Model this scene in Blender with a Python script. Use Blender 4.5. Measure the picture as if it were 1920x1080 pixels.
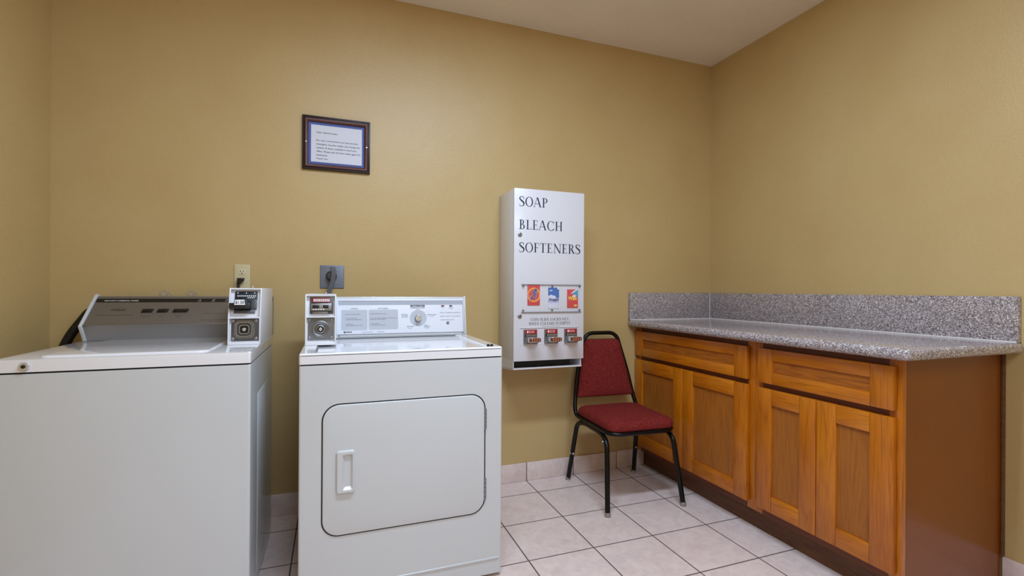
import bpy, bmesh, math, random
from mathutils import Vector, Matrix
from math import sin, cos, pi, radians

C = bpy.context.scene.collection
for o in list(bpy.data.objects):
    bpy.data.objects.remove(o)

# ------------------------------------------------------------------ camera
T = 0.303                                   # floor tile pitch in metres
XR, XL, HC = 5.4259 * T, -6.2194 * T, 8.6904 * T
YF = -4.3                                   # wall behind the camera
cam_data = bpy.data.cameras.new('camera')
cam = bpy.data.objects.new('camera', cam_data)
C.objects.link(cam)
yaw, roll = 0.3554, 0.006
fwd = Vector((sin(yaw), cos(yaw), 0)); rgt = Vector((cos(yaw), -sin(yaw), 0)); up = Vector((0, 0, 1))
r2 = rgt * cos(roll) + up * sin(roll)
u2 = -rgt * sin(roll) + up * cos(roll)
M = Matrix((r2, u2, -fwd)).transposed().to_4x4()
M.translation = Vector((-2.499 * T, (-9.0191 + .4305) * T, 3.6609 * T))
cam.matrix_world = M
cam_data.sensor_width = 36
cam_data.lens = 36 * 903.9 / 1920
cam_data.shift_y = 3.3 / 1920
cam_data.clip_start = 0.02
bpy.context.scene.camera = cam

# ------------------------------------------------------------------ light
world = bpy.data.worlds.new('world'); bpy.context.scene.world = world
world.use_nodes = True
world.node_tree.nodes['Background'].inputs[0].default_value = (1, .95, .88, 1)
world.node_tree.nodes['Background'].inputs[1].default_value = 0.3
def area(name, loc, sx, sy, power, col=(1, .955, .88), rot=(0, 0, 0)):
    d = bpy.data.lights.new(name, 'AREA'); d.shape = 'RECTANGLE'; d.size = sx; d.size_y = sy
    d.energy = power; d.color = col
    o = bpy.data.objects.new(name, d); o.location = loc; o.rotation_euler = rot; C.objects.link(o)
    return o
area('ceiling_lamp', (-.20, -1.58, HC - .01), 1.2, .16, 27, (.68, .84, 1.05))
area('added_fill_light_rear', (-.10, -3.4, HC - .01), 1.2, 1.2, 27, (.68, .84, 1.05))  # soft fill light added behind the camera, no fixture known there
vs = bpy.context.scene.view_settings
vs.view_transform = 'Standard'; vs.look = 'None'; vs.gamma = 1; vs.use_curve_mapping = False
vs.exposure = 0.82
bpy.context.scene.cycles.max_bounces = 10
bpy.context.scene.cycles.diffuse_bounces = 6

# ------------------------------------------------------------------ materials
def lin(c):
    return tuple(((v / 255) / 12.92 if v / 255 <= .04045 else ((v / 255 + .055) / 1.055) ** 2.4) for v in c) + (1,)
def mat(name, col, rough=.5, metal=0., spec=.5, coat=0., trans=0., alpha=1.):
    m = bpy.data.materials.new(name); m.use_nodes = True
    b = m.node_tree.nodes['Principled BSDF']
    b.inputs['Base Color'].default_value = lin(col)
    b.inputs['Roughness'].default_value = rough
    b.inputs['Metallic'].default_value = metal
    b.inputs['Specular IOR Level'].default_value = spec
    b.inputs['Coat Weight'].default_value = coat
    b.inputs['Coat Roughness'].default_value = .08
    b.inputs['Transmission Weight'].default_value = trans
    b.inputs['Alpha'].default_value = alpha
    return m
def nd(m, typ, **kw):
    n = m.node_tree.nodes.new(typ)
    for k, v in kw.items():
        if k in n.inputs.keys(): n.inputs[k].default_value = v
        else: setattr(n, k, v)
    return n
def lk(m, a, b): m.node_tree.links.new(a, b)
def bsdf(m): return m.node_tree.nodes['Principled BSDF']
def math_(m, op, a, b=None, c=None):
    n = nd(m, 'ShaderNodeMath', operation=op)
    for i, v in enumerate((a, b, c)):
        if v is None: continue
        if isinstance(v, (int, float)): n.inputs[i].default_value = v
        else: lk(m, v, n.inputs[i])
    return n.outputs[0]
def ramp(m, fac, stops, interp='LINEAR'):
    n = nd(m, 'ShaderNodeValToRGB'); n.color_ramp.interpolation = interp
    e = n.color_ramp.elements
    while len(e) < len(stops): e.new(.5)
    for el, (p, c) in zip(e, stops): el.position = p; el.color = lin(c)
    lk(m, fac, n.inputs[0]); return n.outputs[0]
def mixc(m, fac, a, b, blend='MIX'):
    n = nd(m, 'ShaderNodeMix', data_type='RGBA', blend_type=blend)
    for i, v in ((0, fac), (6, a), (7, b)):
        if isinstance(v, (int, float)): n.inputs[i].default_value = v
        elif isinstance(v, tuple): n.inputs[i].default_value = lin(v)
        else: lk(m, v, n.inputs[i])
    return n.outputs[2]
def bump(m, h, strength=.3, dist=.002):
    n = nd(m, 'ShaderNodeBump'); n.inputs['Strength'].default_value = strength; n.inputs['Distance'].default_value = dist
    lk(m, h, n.inputs['Height']); lk(m, n.outputs[0], bsdf(m).inputs['Normal'])
def tc(m): return nd(m, 'ShaderNodeTexCoord').outputs['Object']
def mapping(m, vec, scale=(1, 1, 1), loc=(0, 0, 0)):
    n = nd(m, 'ShaderNodeMapping'); n.inputs['Scale'].default_value = scale; n.inputs['Location'].default_value = loc
    lk(m, vec, n.inputs['Vector']); return n.outputs[0]
def noise(m, vec, scale, detail=3, rough=.5, dist=0.):
    n = nd(m, 'ShaderNodeTexNoise'); n.inputs['Scale'].default_value = scale
    n.inputs['Detail'].default_value = detail; n.inputs['Roughness'].default_value = rough; n.inputs['Distortion'].default_value = dist
    lk(m, vec, n.inputs['Vector']); return n.outputs['Fac']

# painted textured wall (satin tan, orange peel)
def wall_mat(name, a, b, rough, strength, scale=85):
    m = mat(name, a, rough)
    v = tc(m)
    n1 = noise(m, v, 3, 3)
    lk(m, ramp(m, n1, [(.3, a), (.7, b)]), bsdf(m).inputs['Base Color'])
    n2 = noise(m, v, scale, 3, .55)
    bump(m, n2, strength, .004)
    return m
m_wall = wall_mat('tan_wall_paint', (194, 168, 116), (190, 162, 109), .42, .25, 120)
m_ceil = wall_mat('ceiling_texture', (232, 221, 202), (226, 214, 195), .8, .6, 45)

def tile_nodes(m, mask):
    """pinkish ceramic tile; mask = 1 on the grout"""
    v = tc(m)
    n1 = noise(m, v, 5, 5, .6, .6)
    n2 = noise(m, v, 22, 4, .6, 1.0)
    c1 = ramp(m, n1, [(.3, (214, 192, 186)), (.7, (228, 212, 206))])
    c2 = ramp(m, n2, [(.35, (206, 186, 184)), (.65, (234, 218, 210))])
    col = mixc(m, .45, c1, c2)
    if mask is not None:
        col = mixc(m, mask, col, (92, 74, 74))
        lk(m, math_(m, 'MULTIPLY_ADD', mask, .5, .33), bsdf(m).inputs['Roughness'])
        bump(m, math_(m, 'SUBTRACT', 1., mask), .6, .002)
    lk(m, col, bsdf(m).inputs['Base Color'])
m_floor = mat('floor_tile', (200, 180, 175), .35)
v = tc(m_floor); s = nd(m_floor, 'ShaderNodeSeparateXYZ'); lk(m_floor, v, s.inputs[0])
def line_mask(m, coord, off):
    t = math_(m, 'FRACT', math_(m, 'MULTIPLY_ADD', coord, 1 / T, off))
    d = math_(m, 'MINIMUM', t, math_(m, 'SUBTRACT', 1., t))
    n = nd(m, 'ShaderNodeMapRange'); n.inputs['From Min'].default_value = .007; n.inputs['From Max'].default_value = .0115
    n.inputs['To Min'].default_value = 1; n.inputs['To Max'].default_value = 0
    lk(m, d, n.inputs['Value']); return n.outputs[0]
gm = math_(m_floor, 'MAXIMUM', line_mask(m_floor, s.outputs[0], 100.), line_mask(m_floor, s.outputs[1], 100. - .4305))
tile_nodes(m_floor, gm)
m_tile = mat('baseboard_tile', (200, 180, 175), .35); tile_nodes(m_tile, None)
m_grout = mat('grout', (125, 108, 104), .9)

# granite
def granite():
    m = mat('grey_granite', (140, 130, 130), .16, coat=.3)
    v = tc(m)
    vo = nd(m, 'ShaderNodeTexVoronoi'); vo.inputs['Scale'].default_value = 290; lk(m, v, vo.inputs['Vector'])
    sx = nd(m, 'ShaderNodeSeparateColor'); lk(m, vo.outputs['Color'], sx.inputs[0])
    base = ramp(m, sx.outputs[0], [(0, (40, 34, 36)), (.16, (96, 87, 87)), (.42, (142, 131, 131)), (.70, (178, 167, 168)), (.88, (240, 234, 236))], 'CONSTANT')
    n = noise(m, v, 190, 3, .7)
    sp = ramp(m, n, [(.38, (66, 58, 60)), (.48, (148, 137, 137)), (.62, (232, 224, 225))])
    cl = noise(m, v, 14, 3, .6)
    c = mixc(m, .45, base, sp)
    c = mixc(m, math_(m, 'MULTIPLY', cl, .25), c, (156, 142, 143))
    lk(m, c, bsdf(m).inputs['Base Color'])
    return m
m_granite = granite()

def wood(name, axis, dark, mid, light, off=0., rough=.32, coat=.25, fine=1.):
    m = mat(name, mid, rough, coat=coat)
    v = tc(m)
    sc = [9., 9., 9.]; sc['XYZ'.index(axis)] = .9
    vv = mapping(m, v, tuple(sc), (off, off * 1.7, off * .6))
    w = noise(m, vv, 1.6, 3, .5, .6)
    rings = math_(m, 'FRACT', math_(m, 'MULTIPLY', w, 7.))
    tri = math_(m, 'ABSOLUTE', math_(m, 'SUBTRACT', rings, .5))
    sc2 = [60., 60., 60.]; sc2['XYZ'.index(axis)] = 2.5
    f = noise(m, mapping(m, v, tuple(sc2), (off, 0, off)), 3., 4, .65)
    big = noise(m, mapping(m, v, (2, 2, 2), (off, off, off)), 1.5, 2)
    col = ramp(m, big, [(.35, mid), (.65, light)])
    g = ramp(m, tri, [(0, (255, 255, 255)), (.32, (245, 238, 230)), (.5, (205, 180, 160))])
    col = mixc(m, min(1., .46 * fine), col, g, 'MULTIPLY')
    ff = nd(m, 'ShaderNodeMapRange'); ff.inputs['From Min'].default_value = .45; ff.inputs['From Max'].default_value = .75
    ff.inputs['To Max'].default_value = .5 * fine; lk(m, f, ff.inputs['Value'])
    col = mixc(m, ff.outputs[0], col, dark)
    lk(m, col, bsdf(m).inputs['Base Color'])
    return m
W_D, W_M, W_L = (116, 54, 2), (182, 102, 8), (198, 118, 14)
wv = [wood('maple_upright_%s' % n, 'Z', W_D, W_M, W_L, k) for n, k in (('first', .0), ('second', 3.1), ('third', 7.7))]
wh = [wood('maple_level_%s' % n, 'Y', W_D, W_M, W_L, k) for n, k in (('first', 1.3), ('second', 5.2))]
m_pan = wood('maple_panel', 'Z', (108, 56, 10), (154, 90, 22), (166, 100, 28), 2.2, .5, 0., .9)
m_panh = wood('maple_panel_level', 'Y', (92, 44, 6), (170, 96, 18), (184, 110, 28), 4.2, .5, 0., 1.3)
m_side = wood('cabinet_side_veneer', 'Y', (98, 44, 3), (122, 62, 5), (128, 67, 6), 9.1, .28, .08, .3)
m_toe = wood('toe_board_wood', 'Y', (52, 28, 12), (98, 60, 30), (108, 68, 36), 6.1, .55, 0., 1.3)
m_dark = mat('dark_carcass_wood', (50, 24, 12), .7)
m_rail = wood('shade_darkened_rail_wood', 'Y', (60, 28, 10), (104, 52, 18), (112, 58, 22), 3.3, .5, 0.)  # frame wood darkened to paint in the shade between drawers and doors

m_white = mat('white_enamel', (201, 204, 206), .22, coat=.35)
m_whitelid = mat('white_porcelain', (232, 232, 236), .1, coat=.6)
m_box = mat('white_coin_box_paint', (224, 225, 230), .3)
m_vend = mat('white_powder_coat', (216, 216, 222), .28, coat=.2)
m_black = mat('black_plastic', (22, 20, 20), .35)
m_gap = mat('dark_seam', (20, 19, 18), .8)
m_blackmetal = mat('black_tube_steel', (7, 6, 6), .3, spec=.3)
m_chrome = mat('chrome', (215, 215, 218), .16, .75)
m_steel = mat('brushed_steel', (150, 150, 152), .38, .9)
m_gunmetal = mat('gunmetal', (96, 98, 102), .35, .7)
m_plategrey = mat('grey_lock_plate', (128, 130, 132), .3, .6)
m_navy = mat('dark_navy_plate', (18, 30, 42), .35)
m_red = mat('red_price_strip', (168, 26, 38), .4)
m_slidered = mat('red_slide_plate', (165, 30, 34), .4)
m_copper = mat('copper_slide_end', (132, 70, 48), .3, .5)
m_ink = mat('dark_blue_ink', (22, 26, 62), .6)
m_blackink = mat('black_ink', (28, 28, 34), .6)
m_greyink = mat('grey_ink', (86, 88, 100), .6)
m_brownink = mat('dark_brown_ink', (50, 34, 24), .6)
m_whiteink = mat('white_ink', (235, 235, 235), .6)
m_console = mat('brushed_pewter_panel', (118, 110, 101), .42, .35)
m_consolelow = mat('grey_trim_strip', (148, 144, 140), .3, .3)
m_dpanel = mat('pale_grey_panel', (222, 225, 233), .35)
m_dgrey = mat('mid_grey_band', (168, 173, 184), .4)
m_dbox = mat('light_grey_box_print', (184, 188, 197), .4)
m_ivory = mat('ivory_plastic', (206, 194, 156), .4)
m_ivory2 = mat('ivory_receptacle', (214, 202, 168), .35)
m_steelplate = mat('grey_steel_cover', (122, 128, 142), .4, .35)
m_cord = mat('grey_rubber_cord', (96, 98, 104), .5)
m_frame = wood('mahogany_frame_wood', 'X', (34, 12, 8), (84, 34, 24), (96, 42, 28), 1.1, .45, .0, .8)
m_framedark = mat('dark_frame_moulding', (38, 22, 22), .4)
m_blue = mat('blue_mat_board', (74, 96, 160), .7)
m_paper = mat('white_paper', (212, 214, 226), .6)
m_clear = mat('clear_acrylic', (240, 244, 248), .05, alpha=.04)
m_valve = mat('clear_valve_handle', (186, 180, 170), .1, .7, coat=.4)
m_glide = mat('clear_plastic_glide', (150, 142, 134), .2, .4)
m_rubber = mat('black_rubber_hose', (14, 13, 12), .5)
m_caulk = mat('white_caulk', (206, 200, 198), .6)
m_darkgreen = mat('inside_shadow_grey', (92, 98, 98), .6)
m_tan = mat('backrest_shell', (112, 84, 56), .6)
def fabric():
    m = mat('burgundy_fabric', (118, 30, 36), .85)
    v = tc(m)
    n = noise(m, v, 190, 3, .7)
    n2 = noise(m, v, 9, 3, .6)
    c = ramp(m, n, [(.35, (84, 20, 20)), (.58, (132, 40, 34)), (.75, (168, 88, 58))])
    c = mixc(m, math_(m, 'MULTIPLY', n2, .35), c, (90, 22, 28))
    lk(m, c, bsdf(m).inputs['Base Color'])
    bsdf(m).inputs['Specular IOR Level'].default_value = .2
    bump(m, n, .35, .001)
    return m
m_fab = fabric()

# ------------------------------------------------------------------ helpers
class MB:
    """collects shapes into one mesh"""
    def __init__(s): s.v = []; s.f = []; s.m = []; s.sm = []
    def add(s, vs, fs, mi=0, smooth=False):
        b = len(s.v); s.v += [Vector(p) for p in vs]
        for f in fs: s.f.append([b + i for i in f]); s.m.append(mi); s.sm.append(smooth)
    def bm(s, bm, mi=0, smooth=True):
        bm.verts.index_update()
        s.add([v.co.copy() for v in bm.verts], [[v.index for v in f.verts] for f in bm.faces], mi, smooth)
        bm.free()
    def box(s, x0, x1, y0, y1, z0, z1, mi=0, bev=0., seg=2, fr=None):
        x0, x1 = sorted((x0, x1)); y0, y1 = sorted((y0, y1)); z0, z1 = sorted((z0, z1))
        bm = bmesh.new(); bmesh.ops.create_cube(bm, size=1)
        for v in bm.verts:
            v.co = Vector((x0 + (v.co.x + .5) * (x1 - x0), y0 + (v.co.y + .5) * (y1 - y0), z0 + (v.co.z + .5) * (z1 - z0)))
        if bev: bmesh.ops.bevel(bm, geom=bm.edges[:], offset=min(bev, .49 * min(x1 - x0, y1 - y0, z1 - z0)), segments=seg, profile=.5, affect='EDGES')
        if fr:
            for v in bm.verts: v.co = fr(v.co.x, v.co.y, v.co.z)
        s.bm(bm, mi, bool(bev))
    def prism(s, pts, a0, a1, axis='X', mi=0, bev=0., seg=2, mis=None):
        """polygon pts swept along axis. for X: pts=(y,z); Y: (x,z); Z: (x,y)"""
        def P(p, a): return {'X': (a, p[0], p[1]), 'Y': (p[0], a, p[1]), 'Z': (p[0], p[1], a)}[axis]
        bm = bmesh.new()
        A = [bm.verts.new(P(p, a0)) for p in pts]; B = [bm.verts.new(P(p, a1)) for p in pts]
        bm.faces.new(A); bm.faces.new(list(reversed(B)))
        n = len(pts)
        for i in range(n): bm.faces.new((A[i], B[i], B[(i + 1) % n], A[(i + 1) % n]))
        bmesh.ops.recalc_face_normals(bm, faces=bm.faces[:])
        if bev:
            ed = [e for e in bm.edges if e.calc_face_angle(0) > .6]
            bmesh.ops.bevel(bm, geom=ed, offset=bev, segments=seg, profile=.5, affect='EDGES')
        s.bm(bm, mi, bool(bev))
    def tube(s, path, r, n=12, mi=0, caps=True, sq=None):
        """round (or elliptic, sq=(rx,ry)) tube along a path"""
        P = [Vector(p) for p in path]; k = len(P)
        tang = []
        for i in range(k):
            a = P[max(i - 1, 0)]; b = P[min(i + 1, k - 1)]; tang.append((b - a).normalized())
        ref = Vector((0, 0, 1)) if abs(tang[0].z) < .9 else Vector((0, 1, 0))
        x = tang[0].cross(ref).normalized(); vs = []
        for i in range(k):
            t = tang[i]; x = (x - t * x.dot(t)).normalized(); y = t.cross(x)
            rr = r[i] if isinstance(r, (list, tuple)) else r
            rx, ry = (sq if sq else (rr, rr))
            for j in range(n):
                a = 2 * pi * j / n; vs.append(P[i] + x * (cos(a) * rx) + y * (sin(a) * ry))
        fs = []
        for i in range(k - 1):
            for j in range(n):
                fs.append((i * n + j, i * n + (j + 1) % n, (i + 1) * n + (j + 1) % n, (i + 1) * n + j))
        if caps: fs.append(list(range(n))[::-1]); fs.append([(k - 1) * n + j for j in range(n)])
        s.add(vs, fs, mi, True)
    def lathe(s, prof, O, N, n=24, mi=0, U=None):
        """prof: list of (radius, height along N)"""
        O = Vector(O); N = Vector(N).normalized()
        U = Vector(U) if U else (Vector((1, 0, 0)) if abs(N.x) < .9 else Vector((0, 0, 1)))
        U = (U - N * U.dot(N)).normalized(); V = N.cross(U); vs = []; fs = []
        for r, h in prof:
            for j in range(n):
                a = 2 * pi * j / n; vs.append(O + N * h + U * (r * cos(a)) + V * (r * sin(a)))
        k = len(prof)
        for i in range(k - 1):
            for j in range(n): fs.append((i * n + j, i * n + (j + 1) % n, (i + 1) * n + (j + 1) % n, (i + 1) * n + j))
        fs.append([(k - 1) * n + j for j in range(n)]); fs.append([j for j in range(n)][::-1])
        s.add(vs, fs, mi, True)
    def build(s, name, mats, parent=None, angle=38, kind=None):
        me = bpy.data.meshes.new(name)
        off = parent_origin(parent)
        me.from_pydata([tuple(p - off) for p in s.v], [], s.f)
        if not isinstance(mats, (list, tuple)): mats = [mats]
        for m in mats: me.materials.append(m)
        for p, mi, sm in zip(me.polygons, s.m, s.sm): p.material_index = mi; p.use_smooth = sm
        me.update()
        bm = bmesh.new(); bm.from_mesh(me); bmesh.ops.recalc_face_normals(bm, faces=bm.faces[:]); bm.to_mesh(me); bm.free()
        me.set_sharp_from_angle(angle=radians(angle))
        o = bpy.data.objects.new(name, me); C.objects.link(o)
        if parent: o.parent = parent
        if kind: o['kind'] = kind
        return o
def parent_origin(p):
    v = Vector((0, 0, 0))
    while p: v += p.location; p = p.parent
    return v
def thing(name, label, cat, loc, group=None):
    o = bpy.data.objects.new(name, None); o.empty_display_size = .1; C.objects.link(o)
    o.location = loc; o['label'] = label; o['category'] = cat
    if group: o['group'] = group
    return o
def fillet(pts, rad, n=6):
    """round the corners of a polyline"""
    P = [Vector(p) for p in pts]; out = [P[0]]
    for i in range(1, len(P) - 1):
        r = rad[i - 1] if isinstance(rad, (list, tuple)) else rad
        a = (P[i - 1] - P[i]); b = (P[i + 1] - P[i]); r = min(r, a.length * .49, b.length * .49)
        A = P[i] + a.normalized() * r; B = P[i] + b.normalized() * r
        for k in range(n + 1):
            t = k / n; out.append(A * (1 - t) ** 2 + P[i] * 2 * t * (1 - t) + B * t * t)
    out.append(P[-1]); return out
def rrect(x0, x1, y0, y1, r, n=6):
    out = []
    for cx, cy, a0 in ((x1 - r, y1 - r, 0), (x0 + r, y1 - r, 90), (x0 + r, y0 + r, 180), (x1 - r, y0 + r, 270)):
        for k in range(n + 1):
            a = radians(a0 + 90 * k / n); out.append((cx + r * cos(a), cy + r * sin(a)))
    return out
class Frame:
    """flat working plane: fr(x, s, d) -> point; x along X, s up the plane, d out of it"""
    def __init__(s, O, R, U):
        s.O = Vector(O); s.R = Vector(R).normalized(); s.U = Vector(U).normalized(); s.N = s.R.cross(s.U)
    def __call__(s, x, y, d=0): return s.O + s.R * x + s.U * y + s.N * d
def fpoly(mb, fr, pts, d0, d1, mi=0, bev=0.):
    """polygon drawn on a plane, extruded from d0 to d1"""
    bm = bmesh.new()
    A = [bm.verts.new(fr(x, y, d0)) for x, y in pts]; B = [bm.verts.new(fr(x, y, d1)) for x, y in pts]
    bm.faces.new(A[::-1]); top = bm.faces.new(B); n = len(pts)
    for i in range(n): bm.faces.new((A[i], A[(i + 1) % n], B[(i + 1) % n], B[i]))
    bmesh.ops.recalc_face_normals(bm, faces=bm.faces[:])
    if bev: bmesh.ops.bevel(bm, geom=list(top.edges), offset=bev, segments=3, profile=.5, affect='EDGES')
    mb.bm(bm, mi, bool(bev) or len(pts) > 8)
def frect(mb, fr, x0, x1, y0, y1, d0, d1, mi=0, bev=0.):
    fpoly(mb, fr, [(x0, y0), (x1, y0), (x1, y1), (x0, y1)], d0, d1, mi, bev)
def fring(mb, fr, outer, inner, d0, d1, mi=0):
    """ring between two loops of equal length, standing d0..d1 off the plane"""
    n = len(outer); vs = [fr(x, y, d0) for x, y in outer] + [fr(x, y, d1) for x, y in outer] + [fr(x, y, d1) for x, y in inner] + [fr(x, y, d0) for x, y in inner]
    fs = []
    for k in range(3):
        for i in range(n): fs.append((k * n + i, k * n + (i + 1) % n, (k + 1) * n + (i + 1) % n, (k + 1) * n + i))
    mb.add(vs, fs, mi, False)

# lettering with Blender's built-in face
_cache = {}
def glyphs(txt, bold=0.):
    k = (txt, bold)
    if k not in _cache:
        cu = bpy.data.curves.new('lettering', 'FONT'); cu.body = txt; cu.offset = bold; cu.resolution_u = 3
        ob = bpy.data.objects.new('lettering', cu)
        me = bpy.data.meshes.new_from_object(ob)
        vs = [v.co.copy() for v in me.vertices]; fs = [list(p.vertices) for p in me.polygons]
        bpy.data.objects.remove(ob); bpy.data.curves.remove(cu); bpy.data.meshes.remove(me)
        _cache[k] = (vs, fs)
    return _cache[k]
def text(mb, fr, txt, x0, x1, y0, h, d=.0006, mi=0, bold=0., cap=.70, slant=0., rot=0.):
    """letters from x0 to x1 with capital height h, baseline y0"""
    vs, fs = glyphs(txt, bold)
    if not vs: return
    a = min(v.x for v in vs); b = max(v.x for v in vs)
    sx = (x1 - x0) / (b - a) if x1 is not None else h / cap
    sy = h / cap; out = []
    for v in vs:
        X = (v.x - a) * sx + v.y * sy * slant; Y = v.y * sy
        if rot: X, Y = X * cos(rot) - Y * sin(rot), X * sin(rot) + Y * cos(rot)
        out.append(fr(x0 + X, y0 + Y, d))
    mb.add(out, fs, mi)

class Words:
    """builds every block of lettering as a part of its own"""
    def __init__(s, name, m, parent): s.a = (name, m, parent)
    def __call__(s, *args, **kw):
        b = MB(); text(b, *args, **kw); return b.build(*s.a)
    def serif(s, *args):
        b = MB(); serif_text(b, *args); return b.build(*s.a)
# a serif face made of thick and thin strokes (capital height 1)
TN, TK = .045, .125
def _arc(cx, cy, rx, ry, a0, a1, kx, ky, n=18):
    """part of a ring: stroke kx wide at the sides, ky at top and bottom"""
    q = []
    for i in range(n):
        a, b = radians(a0 + (a1 - a0) * i / n), radians(a0 + (a1 - a0) * (i + 1) / n)
        o = lambda t: (cx + rx * cos(t), cy + ry * sin(t)); p = lambda t: (cx + (rx - kx) * cos(t), cy + (ry - ky) * sin(t))
        q.append([o(a), o(b), p(b), p(a)])
    return q
def _v(x, w=TK, y0=0, y1=1): return [[(x, y0), (x + w, y0), (x + w, y1), (x, y1)]]
def _h(x0, x1, y, w=TN): return [[(x0, y), (x1, y), (x1, y + w), (x0, y + w)]]
def _d(x0, y0, x1, y1, w): return [[(x0, y0), (x0 + w, y0), (x1 + w, y1), (x1, y1)]]
def _sf(xc, y, l=.13): return _h(xc - l, xc + l, y if y == 0 else y - .035, .035)
def _curve(pts):
    """stroke through (x, y, width) points"""
    P = []; n = len(pts)
    for i in range(n - 1):
        p0, p1, p2, p3 = pts[max(i - 1, 0)], pts[i], pts[i + 1], pts[min(i + 2, n - 1)]
        for k in range(6):
            t = k / 6
            P.append([.5 * (2 * p1[j] + (p2[j] - p0[j]) * t + (2 * p0[j] - 5 * p1[j] + 4 * p2[j] - p3[j]) * t * t + (3 * p1[j] - p0[j] - 3 * p2[j] + p3[j]) * t ** 3) for j in range(3)])
    P.append(list(pts[-1])); L = []; R = []
    for i, (x, y, w) in enumerate(P):
        a = P[max(i - 1, 0)]; b = P[min(i + 1, len(P) - 1)]; dx, dy = b[0] - a[0], b[1] - a[1]; l = math.hypot(dx, dy) or 1
        L.append((x - dy / l * w / 2, y + dx / l * w / 2)); R.append((x + dy / l * w / 2, y - dx / l * w / 2))
    return [[L[i], L[i + 1], R[i + 1], R[i]] for i in range(len(L) - 1)]
def serif(ch):
    if ch == ' ': return [], .3
    if ch == 'O': return _arc(.4, .5, .38, .52, 0, 360, .12, .04, 36), .8
    if ch == 'C': return _arc(.42, .5, .4, .52, 42, 318, .12, .04, 26) + _v(.70, .03, .68, .98) + _v(.70, .03, .04, .26), .78
    if ch == 'S': return _curve([(.45, .78, .04), (.40, .94, .05), (.25, 1., .05), (.10, .90, .09), (.09, .74, .11), (.26, .56, .14), (.43, .40, .14), (.48, .22, .11), (.40, .06, .08), (.24, 0., .05), (.08, .05, .04), (.04, .2, .03)]) + _v(.45, .025, .72, 1.), .55
    if ch == 'A': return _d(.32, 1.02, .02, 0, .045) + _d(.30, 1.02, .60, 0, .135) + _h(.13, .55, .32) + _sf(.05, 0, .1) + _sf(.67, 0, .12), .78
    if ch == 'P': return _v(.1) + _arc(.28, .735, .27, .265, -90, 90, .115, .04) + _h(.1, .29, .47, .04) + _h(.1, .29, .96, .04) + _sf(.15, 0) + _h(0, .12, .965, .035), .6
    if ch == 'B': return _v(.1) + _arc(.27, .765, .22, .235, -90, 90, .11, .04) + _arc(.28, .27, .28, .27, -90, 90, .12, .04) + _h(.1, .29, .5, .04) + _h(.1, .28, .96, .04) + _h(0, .3, 0, .04) + _h(0, .12, .965, .035), .64
    if ch == 'L': return _v(.1) + _h(0, .55, 0, .04) + _v(.525, .028, 0, .24) + _sf(.15, 1), .6
    if ch == 'E': return _v(.1) + _h(0, .53, 0, .04) + _h(0, .50, .96, .04) + _h(.1, .40, .49, .04) + _v(.505, .028, 0, .23) + _v(.475, .028, .78, 1) + _v(.39, .028, .41, .6), .6
    if ch == 'F': return _v(.1) + _sf(.15, 0) + _h(0, .50, .96, .04) + _h(.1, .40, .49, .04) + _v(.475, .028, .78, 1) + _v(.39, .028, .41, .6), .55
    if ch == 'H': return _v(.1) + _v(.58) + _h(.1, .6, .48, .04) + sum((_sf(x, y) for x in (.16, .64) for y in (0, 1)), []), .82
    if ch == 'T': return _v(.27) + _h(.02, .64, .96, .04) + _v(.02, .028, .76, 1) + _v(.612, .028, .76, 1) + _sf(.33, 0), .68
    if ch == 'N': return _v(.12, .05) + _d(.05, 1., .62, 0, .14) + _v(.68, .05) + _sf(.14, 0, .12) + _sf(.70, 1, .12) + _h(0, .16, .965, .035), .84
    if ch == 'R': return _v(.1) + _arc(.28, .745, .26, .255, -90, 90, .115, .04) + _h(.1, .29, .49, .04) + _h(.1, .29, .96, .04) + _d(.27, .52, .52, 0, .14) + _sf(.15, 0) + _h(0, .12, .965, .035) + _h(.5, .72, 0, .035), .7
    if ch == 'I': return _v(.1) + _sf(.16, 0) + _sf(.16, 1), .34
    if ch == 'D': return _v(.1) + _arc(.3, .5, .42, .5, -90, 90, .12, .04, 20) + _h(0, .31, 0, .04) + _h(0, .31, .96, .04), .78
    if ch == 'K': return _v(.1) + _d(.2, .45, .55, 1, .05) + _d(.28, .6, .56, 0, .14) + _sf(.15, 0) + _sf(.15, 1) + _sf(.62, 0, .12) + _sf(.6, 1, .12), .76
    if ch == 'U': return _v(.1, TK, .3, 1) + _v(.62, .05, .3, 1) + _arc(.385, .3, .285, .32, 180, 360, .12, .05) + _sf(.16, 1) + _sf(.645, 1, .11), .78
    if ch == 'W': return _d(.08, 1, .3, 0, .13) + _d(.55, 1, .33, 0, .05) + _d(.5, 1, .74, 0, .13) + _d(1.02, 1, .79, 0, .05) + _sf(.13, 1) + _sf(1.02, 1, .11), 1.08
    if ch == 'M': return _v(.1, .05) + _d(.08, 1, .42, 0, .13) + _d(.82, 1, .46, 0, .05) + _v(.8) + sum((_sf(x, y, .11) for x, y in ((.12, 0), (.86, 0), (.9, 1), (.1, 1))), []), .98
    if ch == 'Y': return _v(.3, TK, 0, .48) + _d(.06, 1, .3, .45, .13) + _d(.62, 1, .38, .45, .05) + _sf(.36, 0) + _sf(.1, 1, .12) + _sf(.63, 1, .11), .72
    return [], .4
def serif_text(mb, fr, txt, x0, x1, y0, h, d=.0006, mi=0, gap=.05):
    tot = sum(serif(c)[1] + gap for c in txt) - gap; sx = (x1 - x0) / tot; x = 0
    for c in txt:
        q, a = serif(c)
        for k, poly in enumerate(q): mb.add([fr(x0 + (x + px) * sx, y0 + py * h, d + (k % 40) * .00002) for px, py in poly], [(0, 1, 2, 3)], mi)
        x += a + gap

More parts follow.
